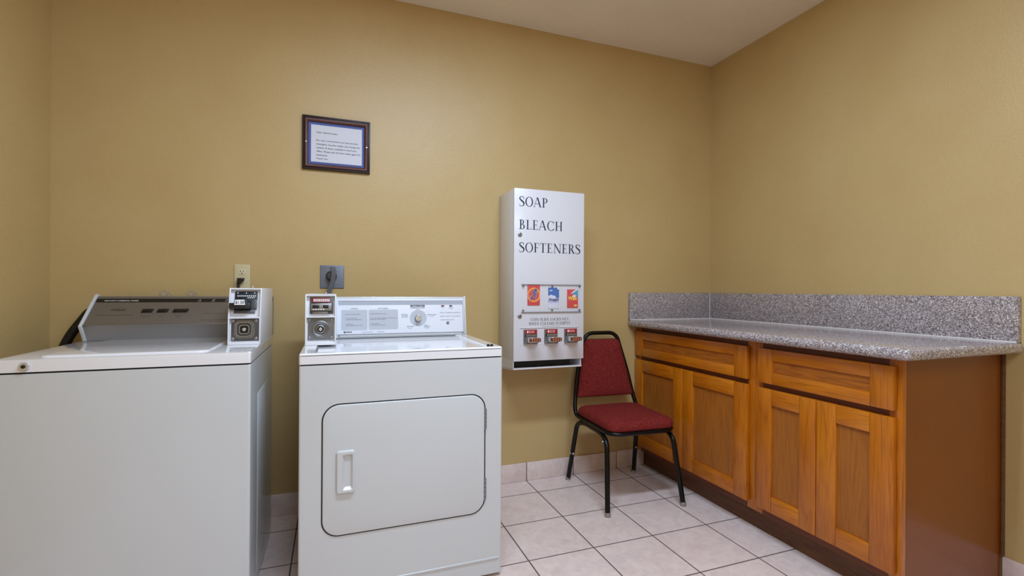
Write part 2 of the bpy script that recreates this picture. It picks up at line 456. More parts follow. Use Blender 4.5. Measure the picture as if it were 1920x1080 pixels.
# ------------------------------------------------------------------ room
def slab(name, x0, x1, y0, y1, z0, z1, m):
    b = MB(); b.box(x0, x1, y0, y1, z0, z1); return b.build(name, m, None, kind='structure')
slab('floor', XL - .1, XR + .1, YF - .1, .1, -.1, 0, m_floor)
slab('ceiling', XL - .1, XR + .1, YF - .1, .1, HC, HC + .1, m_ceil)
slab('wall_back', XL - .1, XR + .1, 0, .1, 0, HC, m_wall)
slab('wall_left', XL - .1, XL, YF, 0, 0, HC, m_wall)
slab('wall_right', XR, XR + .1, YF, 0, 0, HC, m_wall)
slab('wall_front', XL - .1, XR + .1, YF - .1, YF, 0, HC, m_wall)
BH = .105
def baseboard(name, along, a0, a1, face, side, off):
    b = MB(); g = .0028
    def bx(p, q, lo, hi, mi, bev):
        if along == 'X': b.box(p, q, face, face + side * lo, 0.0005, hi, mi, bev)
        else: b.box(face, face + side * lo, p, q, 0.0005, hi, mi, bev)
    bx(a0, a1, .006, BH - .002, 1, 0)
    k = math.ceil((a0 - off) / T); p = a0
    while p < a1:
        q = min(off + k * T, a1)
        if q - p > .015: bx(p + g, q - g, .010, BH, 0, .0025)
        p = q; k += 1
    return b.build(name, [m_tile, m_grout], None, kind='structure')
baseboard('baseboard_back', 'X', XL, 1.113, 0, -1, 0)
baseboard('baseboard_left', 'Y', YF, -.01, XL, 1, .13045)
baseboard('baseboard_right', 'Y', YF, -1.531, XR, -1, .13045)

# ------------------------------------------------------------------ base cabinets and worktop
DX, FX, TX = 1.040, 1.062, 1.115          # door face, face-frame face, toe board face
def shaker(name, y0, y1, z0, z1, parent, label, sw=.078, rh=.070, var=0, drawer=False):
    """frame-and-panel door or drawer front facing -X"""
    b = MB(); c = .0022; g = .0005
    ylo, yhi = min(y0, y1), max(y0, y1)
    b.box(DX, FX - .001, ylo, ylo + sw - g, z0, z1, 0, c)
    b.box(DX, FX - .001, yhi - sw + g, yhi, z0, z1, 1, c)
    b.box(DX + .0006, FX - .001, ylo + sw, yhi - sw, z1 - rh, z1, 2, c)
    b.box(DX + .0006, FX - .001, ylo + sw, yhi - sw, z0, z0 + rh, 3, c)
    o = b.build(name, [wv[var % 3], wv[(var + 1) % 3], wh[var % 2], wh[(var + 1) % 2]], parent)
    p = MB(); p.box(DX + .010, FX - .0005, ylo + sw - .004, yhi - sw + .004, z0 + rh - .004, z1 - rh + .004)
    q = p.build('panel', m_panh if drawer else m_pan, o)
    return o
def cabinet(y0, y1, label, doors, end):
    base = thing('base_cabinet', label, 'cabinet', (FX + .28, (y0 + y1) / 2, 0), 'base cabinets under the granite worktop')
    b = MB()
    b.box(FX + .018, XR - .012, y1 + (.018 if end else 0), y0, .1, .882)
    b.build('carcass', m_dark, base)
    b = MB()                                       # face frame: stiles then rails
    s0 = .03
    b.box(FX, FX + .02, y1, y1 + s0 + .012, .105, .8825, 0, .001)
    b.box(FX, FX + .02, y0 - s0 - .012, y0, .105, .8825, 0, .001)
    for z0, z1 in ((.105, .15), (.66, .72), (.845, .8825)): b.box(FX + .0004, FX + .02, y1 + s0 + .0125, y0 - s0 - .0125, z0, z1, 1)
    ym = (doors[0][1] + doors[1][0]) / 2
    b.box(FX + .0006, FX + .02, ym - .02, ym + .02, .15, .66, 0)
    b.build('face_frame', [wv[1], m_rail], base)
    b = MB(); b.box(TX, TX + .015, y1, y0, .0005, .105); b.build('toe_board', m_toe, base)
    shaker('drawer', doors[0][0], doors[1][1], .702, .855, base, None, .078 if not end else .078, .050, 2 if end else 0, True)
    shaker('door', doors[0][0], doors[0][1], .139, .678, base, None, .078 if not end else .073, .070, 1 if end else 0)
    shaker('door', doors[1][0], doors[1][1], .139, .678, base, None, .078, .070, 2 if end else 1)
    if end:
        b = MB()
        b.prism([(FX + .0205, .105), (TX, .105), (TX, .0005), (XR - .012, .0005), (XR - .012, .8825), (FX + .0205, .8825)], y1, y1 + .018, 'Y')
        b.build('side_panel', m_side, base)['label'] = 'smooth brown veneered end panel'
        b = MB(); b.box(XR - .014, XR - .0005, y1 - .011, y1 - .0002, BH + .003, .8825, 0, .003); b.build('scribe_moulding', m_toe, base)
    return base
cabinet(-.003, -.918, 'orange-stained wooden base cabinet tucked into the corner behind the burgundy chair',
        [(-.006, -.4495), (-.4525, -.890)], False)
cabinet(-.9185, -1.528, 'orange-stained wooden base cabinet nearer the camera with the exposed plain end panel',
        [(-.949, -1.2295), (-1.2325, -1.512)], True)

top = thing('granite_worktop', 'speckled grey granite worktop with upstands resting on the wooden base cabinets', 'countertop', (1.32, -.79, .883))
b = MB(); b.box(.985, XR - .001, -1.592, -.001, .8835, .924, 0, .017, 5); b.build('worktop_slab', m_granite, top)
b = MB(); b.box(.993, XR - .021, -.0205, -.001, .9245, 1.095, 0, .0015); b.build('backsplash', m_granite, top)
b = MB(); b.box(XR - .0205, XR - .001, -1.581, -.001, .9245, 1.095, 0, .0015); b.build('backsplash', m_granite, top)
b = MB()
b.prism([(-.0206, .924), (-.0206, .928), (-.0245, .924)], .996, XR - .0205, 'X')
b.prism([(XR - .0206, .924), (XR - .0206, .928), (XR - .0245, .924)], -1.578, -.0206, 'Y')
b.prism([(XR - .0206, -.0206), (XR - .0230, -.0206), (XR - .0206, -.0230)], .926, 1.094, 'Z')
b.build('caulk_line', m_caulk, top)

# ------------------------------------------------------------------ shared machine parts
def bolt(mb, P, N, r=.006, h=.003, mi=0):
    mb.lathe([(r, 0), (r, h * .6), (r * .75, h), (r * .3, h * 1.05)], P, N, 14, mi)
def rounded_body(mb, x0, x1, y0, y1, z0, z1, r, mi=0, top_r=.004):
    """sheet-metal cabinet with rounded front corners"""
    pts = rrect(x0, x1, y0, y1, r, 5)
    bm = bmesh.new()
    A = [bm.verts.new((x, y, z0)) for x, y in pts]; B = [bm.verts.new((x, y, z1)) for x, y in pts]; n = len(pts)
    bm.faces.new(A[::-1]); tf = bm.faces.new(B)
    for i in range(n): bm.faces.new((A[i], A[(i + 1) % n], B[(i + 1) % n], B[i]))
    if top_r: bmesh.ops.bevel(bm, geom=list(tf.edges), offset=top_r, segments=3, profile=.5, affect='EDGES')
    mb.bm(bm, mi, True)

# ------------------------------------------------------------------ washing machine
WX0, WX1, WY0, WY1 = -1.690, -1.017, -.767, -.150
w = thing('washing_machine', 'white top-loading coin-operated washing machine by the left wall', 'washing machine', ((WX0 + WX1) / 2, -.46, 0))
b = MB(); rounded_body(b, WX0, WX1, WY0, WY1, .02, .851, .008, 0, .004)
b.prism([(-.30, .06), (-.60, .06), (-.60, .72), (-.30, .72)], WX1 - .001, WX1 + .0012, 'X', 0, .0008)
b.build('cabinet_body', m_white, w)
b = MB()
for x in (WX0 + .05, WX1 - .05):
    for y in (WY0 + .06, WY1 - .06):
        b = MB(); b.lathe([(.018, 0), (.02, .006), (.012, .012), (.012, .02)], (x, y, .0005), (0, 0, 1), 14); b.build('levelling_foot', m_black, w)
b = MB(); b.box(WX0 + .006, WX1 - .005, WY0 + .006, WY1 - .004, .8505, .857); b.build('seam', m_gap, w)
b = MB(); rounded_body(b, WX0, WX1, WY0, WY1, .8565, .894, .008, 0, .006); b.build('top_panel', m_whitelid, w)
b = MB()
F = Frame((0, 0, .894), (1, 0, 0), (0, 1, 0))
fpoly(b, F, rrect(-1.600, -1.150, -.735, -.25, .03, 5), -.001, .0060, 0, .0045)
b.build('lid', m_whitelid, w)
b = MB(); b.lathe([(.0125, 0), (.0125, .006), (.0105, .009), (.0065, .009), (.0065, .0075), (.002, .0075)], (-1.610, WY0, .874), (0, -1, 0), 24, 0)
lk_ = b.build('lid_lock', m_chrome, w)
b = MB(); b.lathe([(.0052, .0), (.0052, .0092), (.003, .0095)], (-1.610, WY0 - .0001, .874), (0, -1, 0), 16); b.build('keyway', m_black, lk_)

# console: sloping pewter panel between white end caps
PW = Frame((0, -.24, .955), (1, 0, 0), (0, .14, .117))
prof = [(-.200, .8945), (-.240, .955), (-.100, 1.072), (-.088, 1.072), (-.088, .8945)]
cons = MB(); cons.prism(prof, WX0 + .010, WX1 - .001, 'X'); co = cons.build('control_console', m_consolelow, w)
b = MB()
capf = [(-.196, .8945), (-.212, .8945), (-.250, .955), (-.104, 1.080), (-.082, 1.080), (-.082, .8945)]
b.prism(capf, WX0 - .001, WX0 + .010, 'X', 0, .002); b.build('end_cap', m_white, co)
b = MB(); frect(b, PW, WX0 + .0105, WX1 - .002, .004, .178, .0003, .0022, 0, .0008); pan = b.build('control_panel', m_console, co)
b = MB(); frect(b, PW, WX0 + .0115, WX1 - .002, .140, .163, .0022, .0028, 0); b.build('black_band', m_black, co)
b = MB()
frect(b, PW, WX0 + .0105, WX1 - .002, -.001, .0055, .0010, .0050, 0, .0008); b.build('trim_strip', m_steel, co)
for (x0, x1, z0, z1) in ((-1.5064, -1.4670, .0735, .0945), (-1.4520, -1.4126, .0735, .0942), (-1.3960, -1.3400, .0735, .0935)):
    b = MB(); fpoly(b, PW, [(x0, z0), (x1 - .002, z0), (x1 + .002, z1), (x0 + .004, z1)], .0022, .0055, 0, .0006)
    n = 3 if x1 - x0 > .045 else 2
    for k in range(n):
        a = x0 + .003 + k * (x1 - x0 - .003) / n; c = a + (x1 - x0 - .006) / n - .0015
        frect(b, PW, a, c, z0 + .003, z1 - .003, .0055, .0065 if k % 2 else .0085, 0, .0005)
    b.build('rocker_switch', m_black, co)
b = MB(); d = .0026
text(b, PW, 'Whirlpool', -1.6156, -1.5640, .0870, .0125, d, 0, .012, slant=.25)
ringo = [(-1.589 + .021 * cos(a), .0925 + .0145 * sin(a)) for a in [radians(k * 12) for k in range(-4, 15)]]
for i in range(len(ringo) - 1):
    (xa, ya), (xb, yb) = ringo[i], ringo[i + 1]
    b.add([PW(xa, ya, d), PW(xb, yb, d), PW(xb, yb + .0009, d), PW(xa, ya + .0009, d)], [(0, 1, 2, 3)], 0)
b.build('maker_lettering', m_brownink, co)
L_ = Words('panel_lettering', m_brownink, co)
L_(PW, 'DOUBLE CAPACITY / LAUNDRY PRODUCTS', -1.6532, -1.5277, .0585, .0040, d, 0, .006)
L_(PW, 'WATER TEMP', -1.5035, -1.4701, .0510, .0036, d, 0, .004)
L_(PW, 'RINSE', -1.4400, -1.4236, .0510, .0036, d, 0, .004)
L_(PW, 'TEMPERATURE', -1.3838, -1.3495, .0510, .0036, d, 0, .004)
L_(PW, 'LOAD', -1.3740, -1.3600, .0420, .0036, d, 0, .004)
for t, x in (('HOT', -1.384), ('WARM', -1.369), ('COLD', -1.353)): L_(PW, t, x, x + .010, .0985, .0028, d)
for t, x in (('HIGH', -1.389), ('MED', -1.371), ('LOW', -1.353)): L_(PW, t, x, x + .010, .0675, .0028, d)
for x in (-1.488, -1.433): L_(PW, 'WARM', x, x + .012, .0985, .0026, d)
L_(PW, 'INSERT COINS TO START CYCLE', -1.2795, -1.1500, .0640, .0032, d)
L_(PW, 'DO NOT OPEN LID WHILE MACHINE IS RUNNING', -1.2833, -1.1300, .0220, .0038, d, 0, .006)
b = MB()
L_ = Words('band_lettering', m_whiteink, co)
L_(PW, 'HEAVY DUTY COMMERCIAL WASHER', -1.6505, -1.5335, .1462, .0062, .0032, 0, .014, slant=.3)
for x in (-1.3125, -1.2600, -1.2075):
    L_(PW, 'WASH', x, x + .0095, .1535, .0034, .0032); L_(PW, 'RINSE', x - .003, x + .009, .1445, .0034, .0032)

def coin_box(parent, x0, x1, yb, pts, zmid, wash):
    """side profile pts (y,z): bottom front, mid front, top front; box runs back to yb"""
    (y0, z0), (y1, z1), (y2, z2) = pts
    b = MB(); rec = .016
    b.prism([(y0 + rec, z0), (y1 + rec, z1), (y2 + rec, z2 - .003), (yb, z2 - .003), (yb, z0)], x0 + .001, x1 - .001, 'X')
    # bezel round the two openings
    fw = .0045
    LO = Frame((0, y0, z0), (1, 0, 0), (0, y1 - y0, z1 - z0)); hl = math.hypot(y1 - y0, z1 - z0)
    UP = Frame((0, y1, z1), (1, 0, 0), (0, y2 - y1, z2 - z1)); hu = math.hypot(y2 - y1, z2 - z1)
    for a0, a1 in ((x0, x0 + fw), (x1 - fw, x1)):
        b.prism([(y0, z0), (y1, z1), (y2, z2), (yb, z2), (yb, z0)], a0, a1, 'X', 0, .0008)
    b.prism([(y2 + .0004, z2 - .0005), (y2 + .0002, z2 - .006), (yb - .001, z2 - .006), (yb - .001, z2 - .0005)], x0 + .003, x1 - .003, 'X', 0)
    frect(b, LO, x0 + fw, x1 - fw, 0, .012, -rec - .002, -.0005, 0, .0008)
    frect(b, LO, x0 + fw, x1 - fw, hl - .003, hl + .002, -rec - .002, -.0006, 0)
    box = b.build('coin_box', m_box, parent)
    b = MB()
    bolt(b, ((x0 + x1) / 2 + .018, y2 + .04, z2), (0, 0, 1), .004, .007); b.build('top_screw', m_chrome, box)
    # lower lock plate
    d0 = -rec + .0003; cx = (x0 + x1) / 2 - .001; cy = .012 + (hl - .015) / 2 + .002; hw = (x1 - x0) / 2 - fw - .003
    b = MB(); fpoly(b, LO, rrect(cx - hw + .003, cx + hw, .019 if not wash else .014, hl - .004, .003, 3), d0 - .002, d0 + .003, 0, .001)
    lp = b.build('lock_plate', m_gunmetal if wash else m_plategrey, box)
    b = MB(); N = LO.N
    if wash:
        for k, (r, r2, dd) in enumerate(((.034, .030, .005), (.029, .024, .009), (.018, .014, .012))):
            o = rrect(cx - r, cx + r, cy - r, cy + r, r * .55, 6); i = rrect(cx - r2, cx + r2, cy - r2, cy + r2, r2 * .55, 6)
            fring(b, LO, o, i, d0 + .0025, d0 + dd)
        b.build('lock_surround', m_steel, lp)
        b = MB(); fpoly(b, LO, rrect(cx - .0135, cx + .0135, cy - .0135, cy + .0135, .006, 5), d0 + .003, d0 + .007); b.build('lock_recess', m_black, lp)
    else:
        b.lathe([(.034, .0028), (.033, .007), (.030, .008), (.027, .0045), (.021, .0035), (.0205, .003)], LO(cx, cy, d0), N, 32)
        b.lathe([(.017, .003), (.0165, .010), (.013, .011), (.0125, .0105)], LO(cx, cy, d0), N, 28)
        b.build('lock_surround', m_steel, lp)
        b = MB(); b.lathe([(.0120, .0105), (.0118, .0116), (.010, .0116)], LO(cx, cy, d0), N, 24); b.build('lock_recess', m_black, lp)
    b = MB(); b.lathe([(.0062, .006), (.0062, .0125), (.0048, .0132), (.0030, .0132)], LO(cx, cy, d0), N, 20)
    b.lathe([(.0024, .0132), (.0024, .0145), (.001, .0147)], LO(cx, cy, d0), N, 12); b.build('key_cylinder', m_chrome, lp)
    for sx in (-1, 1):
        for yy in (.027 if not wash else .022, hl - .012):
            b = MB(); b.lathe([(.0065, .0025), (.0062, .0045), (.0035, .0055), (.001, .0057)], LO(cx + sx * (hw - .008), yy, d0), N, 16); b.build('plate_bolt', m_steel, lp)
    # upper opening with the coin slide
    b = MB(); xa, xb = x0 + .017, x1 - .012
    if wash:
        fpoly(b, UP, rrect(xa, xb - .004, .045, hu - .010, .004, 4), d0 - .001, d0 + .003, 0, .001); sl = b.build('coin_slide', m_navy, box)
        b = MB()
        for k in range(3): b.lathe([(.0022, .0028), (.0022, .0042)], UP(xa + .010 + k * .029, hu - .017, d0), UP.N, 10)
        for k in range(10): frect(b, UP, xa + .009 + k * .0066, xa + .0128 + k * .0066, hu - .031, hu - .0265, d0 + .002, d0 + .0045)
        for k in range(4): frect(b, UP, xa + .044 + k * .0068, xa + .0478 + k * .0068, hu - .038, hu - .034, d0 + .002, d0 + .0045)
        b.build('slot_marks', m_whiteink, sl)
        b = MB()
        frect(b, UP, x0 + .004, x0 + .074, .034, .054, d0, .018, 0, .002)
        fpoly(b, UP, [(x0 + .016, .040), (x0 + .068, .040), (x0 + .062, .068), (x0 + .024, .068)], d0 + .002, .019, 0, .001)
        b.build('slide_tongue', m_black, sl)
        b = MB(); fpoly(b, UP, [(x0 + .022, .0455), (x0 + .058, .0455), (x0 + .055, .0655), (x0 + .025, .0655)], .019, .0196); b.build('price_card', m_whiteink, sl)
        b = MB(); text(b, UP, '$1.50', x0 + .0255, x0 + .055, .0495, .0115, .0200, 0, .022); b.build('price_lettering', m_blackink, sl)
        b = MB()
        frect(b, UP, xb - .024, xb - .004, .036, .072, d0 + .002, d0 + .010, 0, .001)
        frect(b, UP, xa, xb - .010, .020, .033, d0, d0 + .006, 0, .001)
        b.build('slide_housing', m_gunmetal, sl)
    else:
        xa, xb = x0 + .016, x1 - .010
        frect(b, UP, xa, xb, .012, hu - .010, d0 - .001, d0 + .003, 0, .001); sl = b.build('coin_slide', m_gunmetal, box)
        b = MB(); fpoly(b, UP, rrect(xa + .008, xb - .012, hu - .032, hu - .012, .004, 4), d0 + .003, d0 + .005, 0, .0006); b.build('price_strip', m_red, sl)
        b = MB()
        for k in range(9): fpoly(b, UP, rrect(xa + .0135 + k * .0067, xa + .0178 + k * .0067, hu - .0285, hu - .0160, .0015, 2), d0 + .005, d0 + .0056)
        b.build('coin_marks', m_whiteink, sl)
        b = MB()
        frect(b, UP, xa + .004, xb - .006, .024, .052, d0 + .003, .004, 0, .002)
        frect(b, UP, xa + .010, xb - .020, .012, .022, d0 + .002, d0 + .006, 0, .001)
        b.build('slide_tongue', m_steel, sl)
        b = MB()
        frect(b, UP, xa + .010, xa + .034, .033, .045, .004, .0065, 0, .001); frect(b, UP, xa + .048, xa + .068, .033, .045, .004, .0065, 0, .001)
        for k in range(7): frect(b, UP, xa + .010 + k * .0085, xa + .0135 + k * .0085, .053, .058, d0 + .003, .003)
        b.build('slide_teeth', m_black, sl)
        b = MB()
        for k in range(5): fpoly(b, UP, [(xa + .010 + k * .009, .0265), (xa + .015 + k * .009, .0265), (xa + .018 + k * .009, .0305), (xa + .013 + k * .009, .0305)], .004, .0046)
        b.build('slide_marks', m_whiteink, sl)
    return box
coin_box(w, -1.128, -1.0175, WY1 - .002, [(-.535, .8945), (-.530, .997), (-.498, 1.110)], .997, True)
b = MB(); b.tube(fillet([(-1.735, -.085, .980), (-1.785, -.085, .905), (-1.83, -.085, .78), (-1.845, -.085, .30)], .08, 8), .0175, 14)
b.tube(fillet([(-1.735, -.085, .980), (-1.715, -.085, 1.01), (-1.66, -.070, 1.01)], .03), .0175, 14)
b.build('drain_hose', m_rubber, w)

# ------------------------------------------------------------------ dryer
DX0, DX1, DY0, DY1 = -.864, -.139, -.835, -.180
dr = thing('clothes_dryer', 'white front-loading coin-operated dryer with a large square door in its front', 'clothes dryer', ((DX0 + DX1) / 2, -.5, 0))
b = MB(); rounded_body(b, DX0 + .001, DX1, DY0, DY1, .015, .847, .008, 0, .004)
FD = Frame((0, DY0, 0), (1, 0, 0), (0, 0, 1))
fpoly(b, FD, rrect(-.845, -.150, .070, .078, .0039, 4), -.001, .0035, 0, .002)
b.build('cabinet_body', m_white, dr)
b = MB()
for x in (DX0 + .06, DX1 - .06):
    for y in (DY0 + .07, DY1 - .07):
        b = MB(); b.lathe([(.018, 0), (.02, .004), (.012, .008), (.012, .015)], (x, y, .0005), (0, 0, 1), 14); b.build('levelling_foot', m_black, dr)
b = MB(); b.box(DX0 + .006, DX1 - .006, DY0 + .006, DY1 - .004, .8465, .8525); b.build('seam', m_gap, dr)
# top panel: raised rim round a slightly sunken centre
b = MB()
rounded_body(b, DX0, DX1, DY0, DY1, .852, .882, .008, 0, 0)
FT = Frame((0, 0, 0), (1, 0, 0), (0, 1, 0))
out = rrect(DX0, DX1, DY0, DY1, .008, 5); out2 = rrect(DX0 + .004, DX1 - .004, DY0 + .004, DY1 - .004, .006, 5)
inn = rrect(DX0 + .050, DX1 - .050, DY0 + .018, DY1 - .02, .012, 5); inn2 = rrect(DX0 + .056, DX1 - .056, DY0 + .024, DY1 - .026, .010, 5)
n = len(out); vs = []
for loop, z in ((out, .880), (out, .8845), (out2, .889), (inn, .889), (inn2, .8825)): vs += [(x, y, z) for x, y in loop]
fs = [(k * n + i, k * n + (i + 1) % n, (k + 1) * n + (i + 1) % n, (k + 1) * n + i) for k in range(4) for i in range(n)]
b.add(vs, fs, 0, True)
b.build('top_panel', m_whitelid, dr)
b = MB()
for x in (-.190, -.176):
    b = MB(); b.lathe([(.006, 0), (.006, .004), (.0045, .008), (.002, .009)], (x, -.812, .889), (0, 0, 1), 14); b.build('rubber_bumper', m_black, dr)

# door
b = MB(); fpoly(b, FD, rrect(-.7915, -.2065, .2545, .7125, .058, 10), -.001, .0008); b.build('door_gap', m_gap, dr)
b = MB(); fpoly(b, FD, rrect(-.7875, -.2110, .2585, .7085, .055, 10), .0, .0045, 0, .003); door = b.build('door', m_white, dr)
b = MB()
o = rrect(-.744, -.683, .403, .551, .009, 5); o2 = rrect(-.740, -.687, .407, .547, .007, 5)
i1 = rrect(-.724, -.690, .416, .538, .004, 5); i2 = rrect(-.716, -.695, .424, .530, .003, 5)
n = len(o); vs = []
for loop, dd in ((o, .004), (o, .009), (o2, .014), (i1, .014), (i2, .0052)): vs += [FD(x, z, dd) for x, z in loop]
fs = [(k * n + i, k * n + (i + 1) % n, (k + 1) * n + (i + 1) % n, (k + 1) * n + i) for k in range(4) for i in range(n)]
fs.append([4 * n + i for i in range(n)])
b.add(vs, fs, 0, True); b.build('door_handle', m_white, door)
for z0, z1 in ((.574, .654), (.304, .388)):
    b = MB()
    for k in range(5):
        a = z0 + k * (z1 - z0) / 5; b.lathe([(.0042, .0006), (.0045, .0015), (.0045, (z1 - z0) / 5 - .0015), (.0042, (z1 - z0) / 5 - .0006)], (-.2085, DY0 - .004, a), (0, 0, 1), 12)
    frect(b, FD, -.2065, -.2025, z0 + .002, z1 - .002, .0, .0022, 0)
    b.build('hinge', m_steel, dr)

# console
PD = Frame((0, -.29, .885), (1, 0, 0), (0, .025, .188))
b = MB(); b.prism([(-.290, .8845), (-.2653, 1.0725), (-.225, 1.0725), (-.195, .8830)], DX0 + .004, DX1 - .003, 'X', 0, .003)
dc = b.build('control_console', m_white, dr)
b = MB(); b.prism([(-.298, .8895), (-.2695, 1.0765), (-.218, 1.0765), (-.190, .8895)], DX1 - .008, DX1, 'X', 0, .002); b.build('end_cap', m_white, dc)
b = MB(); frect(b, PD, -.7420, -.1500, .0165, .1800, .0, .0018, 0, .0006); b.build('control_panel', m_dpanel, dc)
b = MB(); frect(b, PD, -.7350, -.1530, .1505, .1690, .0018, .0024, 0); b.build('grey_band', m_dgrey, dc)
for q in ((-.7350, -.1530, .0152, .0165, .0005, .0022), (-.7350, -.1480, .0035, .0046, .0, .0012), (-.7350, -.153, .1690, .1702, .0018, .0028), (-.1545, -.1533, .0165, .169, .0018, .0024)):
    b = MB(); frect(b, PD, *q); b.build('seam_line', m_greyink, dc)
for q in ((-.7217, -.6075, .0349, .1279), (-.6025, -.4686, .0359, .1285)):
    b = MB(); fpoly(b, PD, rrect(*q, .006, 4), .0018, .0023); b.build('printed_box', m_dbox, dc)
b = MB(); fpoly(b, PD, [(-.3734 + .0405 * cos(radians(k * 9)), .0865 + .0392 * sin(radians(k * 9))) for k in range(40)], .0018, .0024)
b.build('printed_disc', m_dbox, dc)
b = MB(); d = .0027
L_ = Words('panel_lettering', m_greyink, dc)
L_(PD, 'LOADING', -.6820, -.6496, .1315, .0052, d)
L_(PD, 'LINT SCREEN', -.5603, -.5134, .1318, .0052, d)
L_(PD, 'LOAD CLOTHES LOOSELY', -.7061, -.6401, .1060, .0038, d)
L_(PD, 'DO NOT OVERLOAD', -.7014, -.6544, .0872, .0036, d)
L_(PD, 'CLOTHES MUST TUMBLE FREELY', -.7014, -.6314, .0812, .0034, d)
L_(PD, 'CLOSE DOOR', -.7014, -.6693, .0605, .0036, d)
L_(PD, 'INSERT COINS AND PUSH TO START', -.7014, -.6290, .0545, .0034, d)
L_(PD, 'CLEAN BEFORE EACH LOAD', -.5945, -.5236, .1070, .0038, d)
L_(PD, 'PULL LINT SCREEN STRAIGHT UP AND CLEAN', -.5945, -.4756, .0873, .0036, d)
L_(PD, 'REPLACE LINT SCREEN', -.5945, -.5262, .0812, .0034, d)
L_(PD, 'PUSH DOWN FIRMLY', -.5938, -.5517, .0615, .0036, d)
L_(PD, 'TO PREVENT DAMAGE', -.5938, -.5264, .0545, .0034, d)
L_(PD, 'LAUNDRY APPLIANCE', -.6314, -.5850, .0240, .0030, d); L_(PD, 'COMMERCIAL', -.5640, -.5299, .0240, .0030, d)
L_(PD, 'PERMANENT PRESS', -.4108, -.3420, .1335, .0046, d, 0, .006)
L_(PD, 'MEDIUM', -.386, -.364, .1280, .0030, d)
L_(PD, 'COTTON', -.4541, -.4241, .1015, .0044, d, 0, .006); L_(PD, 'STURDY', -.4500, -.4215, .0945, .0044, d, 0, .006); L_(PD, 'HIGH HEAT', -.4540, -.4200, .0890, .0028, d)
L_(PD, 'WHITES COLORS', -.3314, -.2878, .0998, .0044, d, 0, .006); L_(PD, 'LOW HEAT', -.3250, -.2960, .0930, .0028, d)
L_(PD, 'AIR FLUFF', -.4284, -.3964, .0448, .0044, d, 0, .006); L_(PD, 'NO HEAT', -.4230, -.4040, .0370, .0030, d)
L_(PD, 'KNIT', -.3440, -.3270, .0490, .0044, d, 0, .006); L_(PD, 'DELICATE', -.3483, -.3174, .0425, .0042, d, 0, .006); L_(PD, 'LOW', -.3410, -.3230, .0365, .0030, d)
L_(PD, 'ON', -.2600, -.2490, .1330, .0034, d); L_(PD, 'SECOND', -.2240, -.2010, .1340, .0028, d); L_(PD, 'COIN', -.2190, -.2060, .1300, .0028, d)
L_(PD, 'SELECT TEMPERATURE SETTING', -.2676, -.1664, .1090, .0038, d)
L_(PD, 'INSERT COINS / PUSH SLIDE IN', -.2680, -.1678, .0915, .0038, d)
L_(PD, 'PUSH BUTTON TO START', -.2664, -.1987, .0740, .0036, d)
b = MB()
fpoly(b, PD, rrect(-.4110, -.3410, .1412, .1495, .0036, 4), .0018, .0025); b.build('heading_bar', m_greyink, dc)
b = MB(); text(b, PD, 'SELECT CYCLE', -.4010, -.3510, .1432, .0044, .0029, 0, .008); b.build('heading_lettering', m_whiteink, dc)
b = MB(); text(b, PD, 'KENMORE', -.7040, -.6756, .0240, .0058, d, 0, .02); fpoly(b, PD, [(-.7106, .0225), (-.7050, .0225), (-.7050, .0300), (-.7106, .0300)], .0018, d); b.build('maker_lettering', m_blackink, dc)
b = MB(); N = PD.N
b.lathe([(.0165, .002), (.0160, .010), (.0145, .012)], PD(-.3745, .0845), N, 28)
kn = b.build('selector_knob', m_steel, dc)
b = MB(); b.lathe([(.0142, .011), (.0138, .024), (.0125, .026), (.004, .0262)], PD(-.3745, .0845), N, 28)
frect(b, PD, -.3790, -.3700, .0840, .1010, .010, .028, 0, .0015); b.build('knob_grip', m_chrome, kn)
b = MB(); fpoly(b, PD, rrect(-.2615, -.2470, .1412, .1475, .001, 2), .0018, .004, 0, .0006); b.build('indicator_lamp', mat('red_lamp', (120, 20, 34), .3), dc)
b = MB(); fpoly(b, PD, rrect(-.2205, -.2075, .1412, .1475, .001, 2), .0018, .004, 0, .0006); b.build('indicator_lamp', m_black, dc)
b = MB(); b.lathe([(.0066, .001), (.0066, .004), (.0050, .0045), (.0048, .003)], PD(-.2302, .0610), N, 20); sb = b.build('start_button', m_black, dc)
b = MB(); b.lathe([(.0034, .003), (.0034, .0065), (.002, .007)], PD(-.2296, .0600), N, 14); b.build('button_cap', m_chrome, sb)
for x in (-.7310, -.1560):
    b = MB(); bolt(b, PD(x, .0102, .0015), N, .0025, .0015); b.build('console_screw', m_gunmetal, dc)
coin_box(dr, -.8575, -.7455, -.21, [(-.590, .8895), (-.588, 1.000), (-.578, 1.087)], 1.0, False)

# ------------------------------------------------------------------ wall things
def gangplate(mb, cx, cz, wd, ht, th, mi=0):
    F = Frame((cx, 0, cz), (1, 0, 0), (0, 0, 1)); fpoly(mb, F, rrect(-wd / 2, wd / 2, -ht / 2, ht / 2, .003, 3), .0005, th, mi, .0025)
ot = thing('wall_outlet', 'ivory duplex wall outlet just above the coin box of the left machine', 'outlet', (-1.163, 0, 1.165))
b = MB(); gangplate(b, -1.163, 1.164, .067, .115, .006); b.build('cover_plate', m_ivory, ot)
for zc in (1.1862, 1.1445):
    F = Frame((-1.1635, 0, zc), (1, 0, 0), (0, 0, 1)); b = MB()
    pts = [(.0165 * cos(a), .0145 * sin(a)) for a in [radians(k * 12) for k in range(30)]]
    fpoly(b, F, [(x, max(-.0128, min(.0128, y))) for x, y in pts], .0055, .0078, 0, .0006); rc = b.build('receptacle', m_ivory2, ot)
    b = MB(); frect(b, F, -.0072, -.0048, -.001, .0078, .0078, .0082); frect(b, F, .0048, .0070, -.0003, .0072, .0078, .0082)
    b.lathe([(.0025, .0078), (.0025, .0082)], F(0, -.0068), (0, -1, 0), 12); b.build('slot', m_black, rc)
